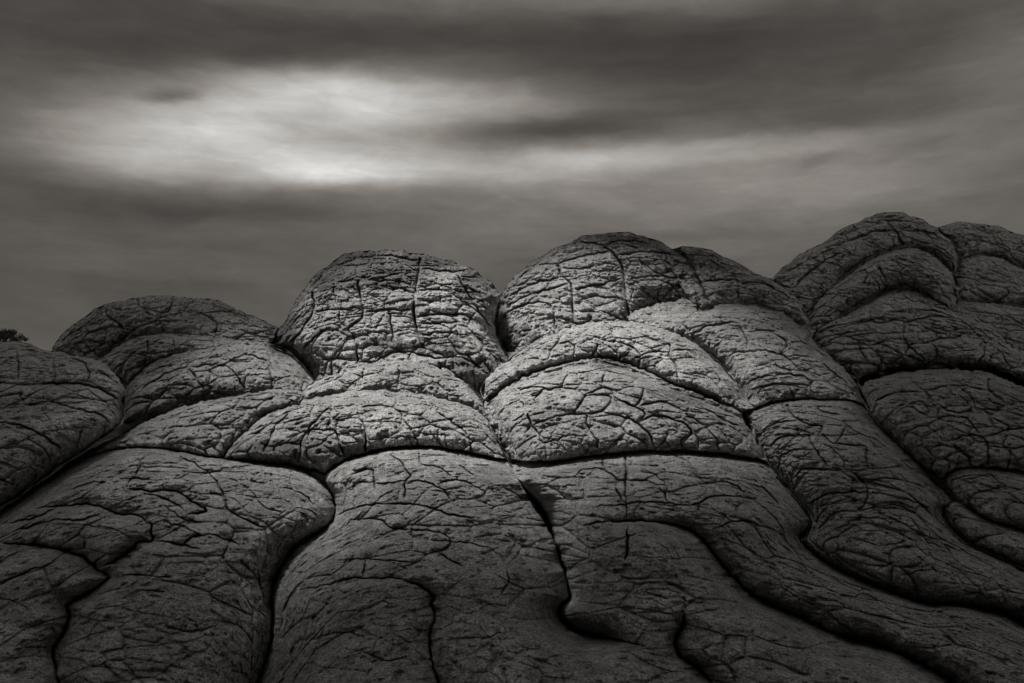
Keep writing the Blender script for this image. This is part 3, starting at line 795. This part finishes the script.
lobe(14.3, t, 'top_lobe', "768,286 783,268 795,258 812,248 830,238 845,228 855,223 868,217 882,213 897,212 911,215 925,221 940,229 950,236 957,248 961,260 957,274 949,276 936,265 920,258 905,257 893,261 880,265 865,273 850,283 835,296 822,310 808,330 790,336 778,312", **{**DOM, 'bulge': 2.2, 'lam': 42, 'off': 2.5, 'tilt': 0.6, 'ref': 300, 'crk': 1.7, 'cell_amt': 1.3})
t = thing('rock_dome', 'dark stacked dome at the far right edge behind the tallest dome', 'rock', 'rounded rock domes on the skyline')
lobe(25, t, 'lower_lobe', "940,300 970,300 1000,302 1024,306 1134,318 1134,430 1024,368 1000,346 980,336 955,322", **{**DOM, 'bulge': 1.0, 'lam': 28, 'off': 2.6, 'tilt': 0.7, 'ref': 330})
lobe(26, t, 'middle_lobe', "945,274 963,259 980,253 1000,257 1024,267 1134,300 1134,332 1024,314 1000,310 970,308 940,309", **{**DOM, 'bulge': 1.1, 'lam': 28, 'off': 3.0, 'tilt': 0.6, 'ref': 305})
lobe(27, t, 'top_lobe', "934,232 955,223 970,222 985,225 1000,227 1015,232 1024,236 1134,275 1134,308 1024,277 1000,267 983,263 966,268 952,280 938,272", **{**DOM, 'bulge': 1.2, 'lam': 30, 'off': 3.4, 'tilt': 0.5, 'ref': 290})

LOBES.sort(key=lambda q: q[0])
built = {}
for i, (order, ti, part, outl, kw) in enumerate(LOBES):
    kw = dict(kw)
    mat = kw.pop('mat')
    split = kw.pop('split', None)
    V, F, S, PX = make_lobe(part, outl, mat, seed=10 + i, **kw)
    if not split:
        built.setdefault(ti, []).append((part, (V, F, S), mat))
        continue
    left = np.ones(len(F), bool)
    fi = np.clip(np.rint(PX[F[:, 0]]).astype(int) - [GX0, GY0], 0, [GW - 1, GH - 1])
    for tj, poly in split:
        sel = left if poly is None else left & fill(np.array(parse(poly)) * SS)[fi[:, 1], fi[:, 0]]
        left = left & ~sel
        used, inv = np.unique(F[sel], return_inverse=True)
        built.setdefault(tj, []).append((part, (V[used], inv.reshape(-1, 4), S[used]), mat))
for ti, (name, label, cat, group) in enumerate(THINGS):
    allv = np.concatenate([q[1][0] for q in built[ti]])
    org = (float(allv[:, 0].mean()), float(allv[:, 1].mean()), float(allv[:, 2].min()))
    root = bpy.data.objects.new(name, None)
    root.location = org
    root.empty_display_size = 0.5
    sc.collection.objects.link(root)
    root['label'] = label
    root['category'] = cat
    root['group'] = group
    for part, (V, F, S), mat in built[ti]:
        mesh_obj(part, V, F, MAT[mat], root, S, org)

# ------------------------------------------------------------------ bedrock ground: one sheet to the horizon
prof = []
for r in np.linspace(770, 330, 60):
    p = unproject(np.float64(512), np.float64(r), hill(np.array([r]))[0] + 1.6)
    prof.append((p[1], p[2] - 0.7))
prof = [(-6000, prof[0][1] - 2.0), (-300, prof[0][1] - 1.5), (-40, prof[0][1] - 1.0), (-8, prof[0][1] - 0.5), (3, prof[0][1] - .2)] + prof
ly, lz = prof[-1]
prof += [(ly + 3, lz + 0.2), (ly + 8, lz - 0.8), (ly + 20, lz - 3.5), (ly + 60, lz - 5), (400, lz - 6), (2000, lz - 6), (9000, lz - 6)]
xs = np.concatenate([[-9000, -1500, -300, -80], np.linspace(-40, 40, 81), [80, 300, 1500, 9000]])
prof = np.array(prof)
GXX, GYY = np.meshgrid(xs, prof[:, 0])
GZZ = np.repeat(prof[:, 1:2], len(xs), 1)
GV = np.stack([GXX, GYY, GZZ], -1).reshape(-1, 3)
GV[:, 2] += fbm(GV * 0.4, 3, 0.5, 5) * 0.12
nx = len(xs)
GF = [(j * nx + i, j * nx + i + 1, (j + 1) * nx + i + 1, (j + 1) * nx + i) for j in range(len(prof) - 1) for i in range(nx - 1)]
g = mesh_obj('ground', GV, GF, MAT['tongue'], None, np.zeros(len(GV)))
g['kind'] = 'structure'

# ------------------------------------------------------------------ unseen sheet overhead, added to shade the slope; its shaped gap lights the middle
cm = bpy.data.materials.new('sun_blocker_skin')
cm.use_nodes = True
ct = cm.node_tree
ct.nodes.clear()
df = ct.nodes.new('ShaderNodeBsdfDiffuse')
df.inputs[0].default_value = (0.85, 0.84, 0.83, 1)
tl = ct.nodes.new('ShaderNodeBsdfTranslucent')
tl.inputs[0].default_value = (0.8, 0.79, 0.78, 1)
mxs = ct.nodes.new('ShaderNodeMixShader')
mxs.inputs[0].default_value = BLOCKER_T
ct.links.new(df.outputs[0], mxs.inputs[1])
ct.links.new(tl.outputs[0], mxs.inputs[2])
co = ct.nodes.new('ShaderNodeOutputMaterial')
ct.links.new(mxs.outputs[0], co.inputs[0])
cx, cy, cz = HOLE[0] + SUN_DIR.x / SUN_DIR.z * BLOCKER_H, HOLE[1] + SUN_DIR.y / SUN_DIR.z * BLOCKER_H, HOLE[2] + BLOCKER_H
nr, na = 26, 160
th = np.linspace(0, 2 * math.pi, na, endpoint=False)
rr = np.linspace(0, 1, nr)
dent = lambda a, w: np.exp(-(((th - a + math.pi) % (2 * math.pi) - math.pi) / w) ** 2)
lob = 1 - 0.24 * dent(2.45, 0.28) + 0.12 * dent(3.3, 0.3) + 0.14 * dent(1.7, 0.3) + 0.04 * np.sin(3 * th + 1.0) + 0.06 * np.sin(5 * th + 2.0) + 0.04 * np.sin(11 * th)
hx, hy = HOLE[3] * lob * np.cos(th), HOLE[4] * lob * np.sin(th)
ct_, st_ = math.cos(HOLE[5]), math.sin(HOLE[5])
inx, iny = hx * ct_ - hy * st_, hx * st_ + hy * ct_
tw = th + HOLE[5]
outx, outy = 46 * (1 + 0.08 * np.sin(4 * th)) * np.cos(tw), 34 * (1 + 0.08 * np.sin(5 * th + 1)) * np.sin(tw)
CX = cx + inx[None] + (outx - inx)[None] * rr[:, None]
CY = cy + iny[None] + (outy - iny)[None] * rr[:, None]
thick = np.sqrt(np.clip(np.sin(rr * math.pi), 0, 1))[:, None] * (1.6 + 0 * CX)
q3 = np.stack([CX * 0.25, CY * 0.25, 0 * CX], -1).reshape(-1, 3)
lump = fbm(q3, 4, 0.5, 101).reshape(CX.shape)
lump2 = fbm(q3 + 31, 4, 0.5, 102).reshape(CX.shape)
T_ = np.stack([CX, CY, cz + thick * (1.2 + 0.7 * lump)], -1)
B_ = np.stack([CX, CY, cz - thick * (0.5 + 0.3 * lump2)], -1)
CV = np.concatenate([T_.reshape(-1, 3), B_.reshape(-1, 3)])
CF = []
for i in range(nr - 1):
    for j in range(na):
        a, c = i * na + j, i * na + (j + 1) % na
        CF.append((a, a + na, c + na, c))
        o_ = nr * na
        CF.append((o_ + a, o_ + c, o_ + c + na, o_ + a + na))
cl = mesh_obj('sun_blocker', CV, CF, cm)
cl['kind'] = 'structure'

# ------------------------------------------------------------------ juniper shrub on the left mound
fm = bpy.data.materials.new('juniper_foliage')
fm.use_nodes = True
fb = fm.node_tree.nodes['Principled BSDF']
fb.inputs['Base Color'].default_value = (0.035, 0.036, 0.033, 1)
fb.inputs['Roughness'].default_value = 0.8
k_ = NB(fm.node_tree)
pos = k_.n('ShaderNodeNewGeometry').outputs['Position']
fv = k_.ramp(k_.noise(pos, 9.0, 3), 0.3, 0.7, 0.018, 0.06)
fm.node_tree.links.new(k_.comb(fv, k_.m('MULTIPLY', fv, 0.98), k_.m('MULTIPLY', fv, 0.92)), fb.inputs['Base Color'])
wm = bpy.data.materials.new('juniper_bark')
wm.use_nodes = True
wm.node_tree.nodes['Principled BSDF'].inputs['Base Color'].default_value = (0.06, 0.055, 0.05, 1)
wm.node_tree.nodes['Principled BSDF'].inputs['Roughness'].default_value = 0.95
zb_ = hill(np.array([345.0]))[0] + 0.3
rootp = unproject(np.float64(2), np.float64(344), zb_)
PXM = zb_ / FOC
rnd = random.Random(7)
sh = bpy.data.objects.new('juniper_shrub', None)
sh.location = rootp
sc.collection.objects.link(sh)
sh['label'] = 'small dark juniper shrub growing on top of the left mound'
sh['category'] = 'shrub'
tv, tf = [], []


def limb(p0, p1, r0, r1, sides=6):
    d = (p1 - p0).normalized()
    u = d.orthogonal().normalized()
    w = d.cross(u)
    base = len(tv)
    for p, r in ((p0, r0), (p1, r1)):
        for q in range(sides):
            a = 2 * math.pi * q / sides
            tv.append(p + u * (math.cos(a) * r) + w * (math.sin(a) * r))
    for q in range(sides):
        n_ = (q + 1) % sides
        tf.append((base + q, base + n_, base + sides + n_, base + sides + q))


clumps = []
for i in range(11):
    ex = (-13 + 31 * i / 10 + rnd.uniform(-1.5, 1.5)) * PXM
    hh = (13.5 - 0.055 * (-14 + 35 * i / 10 - 3) ** 2 * 0.6 + rnd.uniform(-2.5, 1.5)) * PXM
    ey = rnd.uniform(-0.2, 0.2)
    mid_ = Vector((ex * 0.4 + rnd.uniform(-.03, .03), ey * 0.4, hh * 0.45))
    tip = Vector((ex, ey, max(hh, 0.08)))
    limb(Vector((ex * 0.08, 0, -0.15)), mid_, 0.022, 0.014)
    limb(mid_, tip, 0.014, 0.006)
    clumps.append((tip, 0.085))
    clumps.append((mid_.lerp(tip, 0.55) + Vector((rnd.uniform(-.07, .07), rnd.uniform(-.1, .1), rnd.uniform(-.03, .03))), 0.08))
    clumps.append((tip + Vector((rnd.uniform(-.09, .09), rnd.uniform(-.1, .1), rnd.uniform(-.07, .03))), 0.06))
mesh_obj('trunk', [tuple(v) for v in tv], tf, wm, sh)
lv_, lf_ = [], []
for c0, rad in clumps:
    for i in range(95):
        d = Vector((rnd.gauss(0, 1), rnd.gauss(0, 1), rnd.gauss(0, 0.8))) * rad * 0.55
        p = c0 + d
        a = Vector((rnd.gauss(0, 1), rnd.gauss(0, 1), rnd.gauss(0.4, 1))).normalized()
        bb_ = a.orthogonal().normalized()
        L, wd = rnd.uniform(0.018, 0.042), rnd.uniform(0.007, 0.013)
        n0 = len(lv_)
        lv_ += [p - bb_ * wd, p + bb_ * wd, p + a * L + bb_ * wd * 0.5, p + a * L - bb_ * wd * 0.5]
        lf_.append((n0, n0 + 1, n0 + 2, n0 + 3))
mesh_obj('foliage', [tuple(v) for v in lv_], lf_, fm, sh, smooth=False)
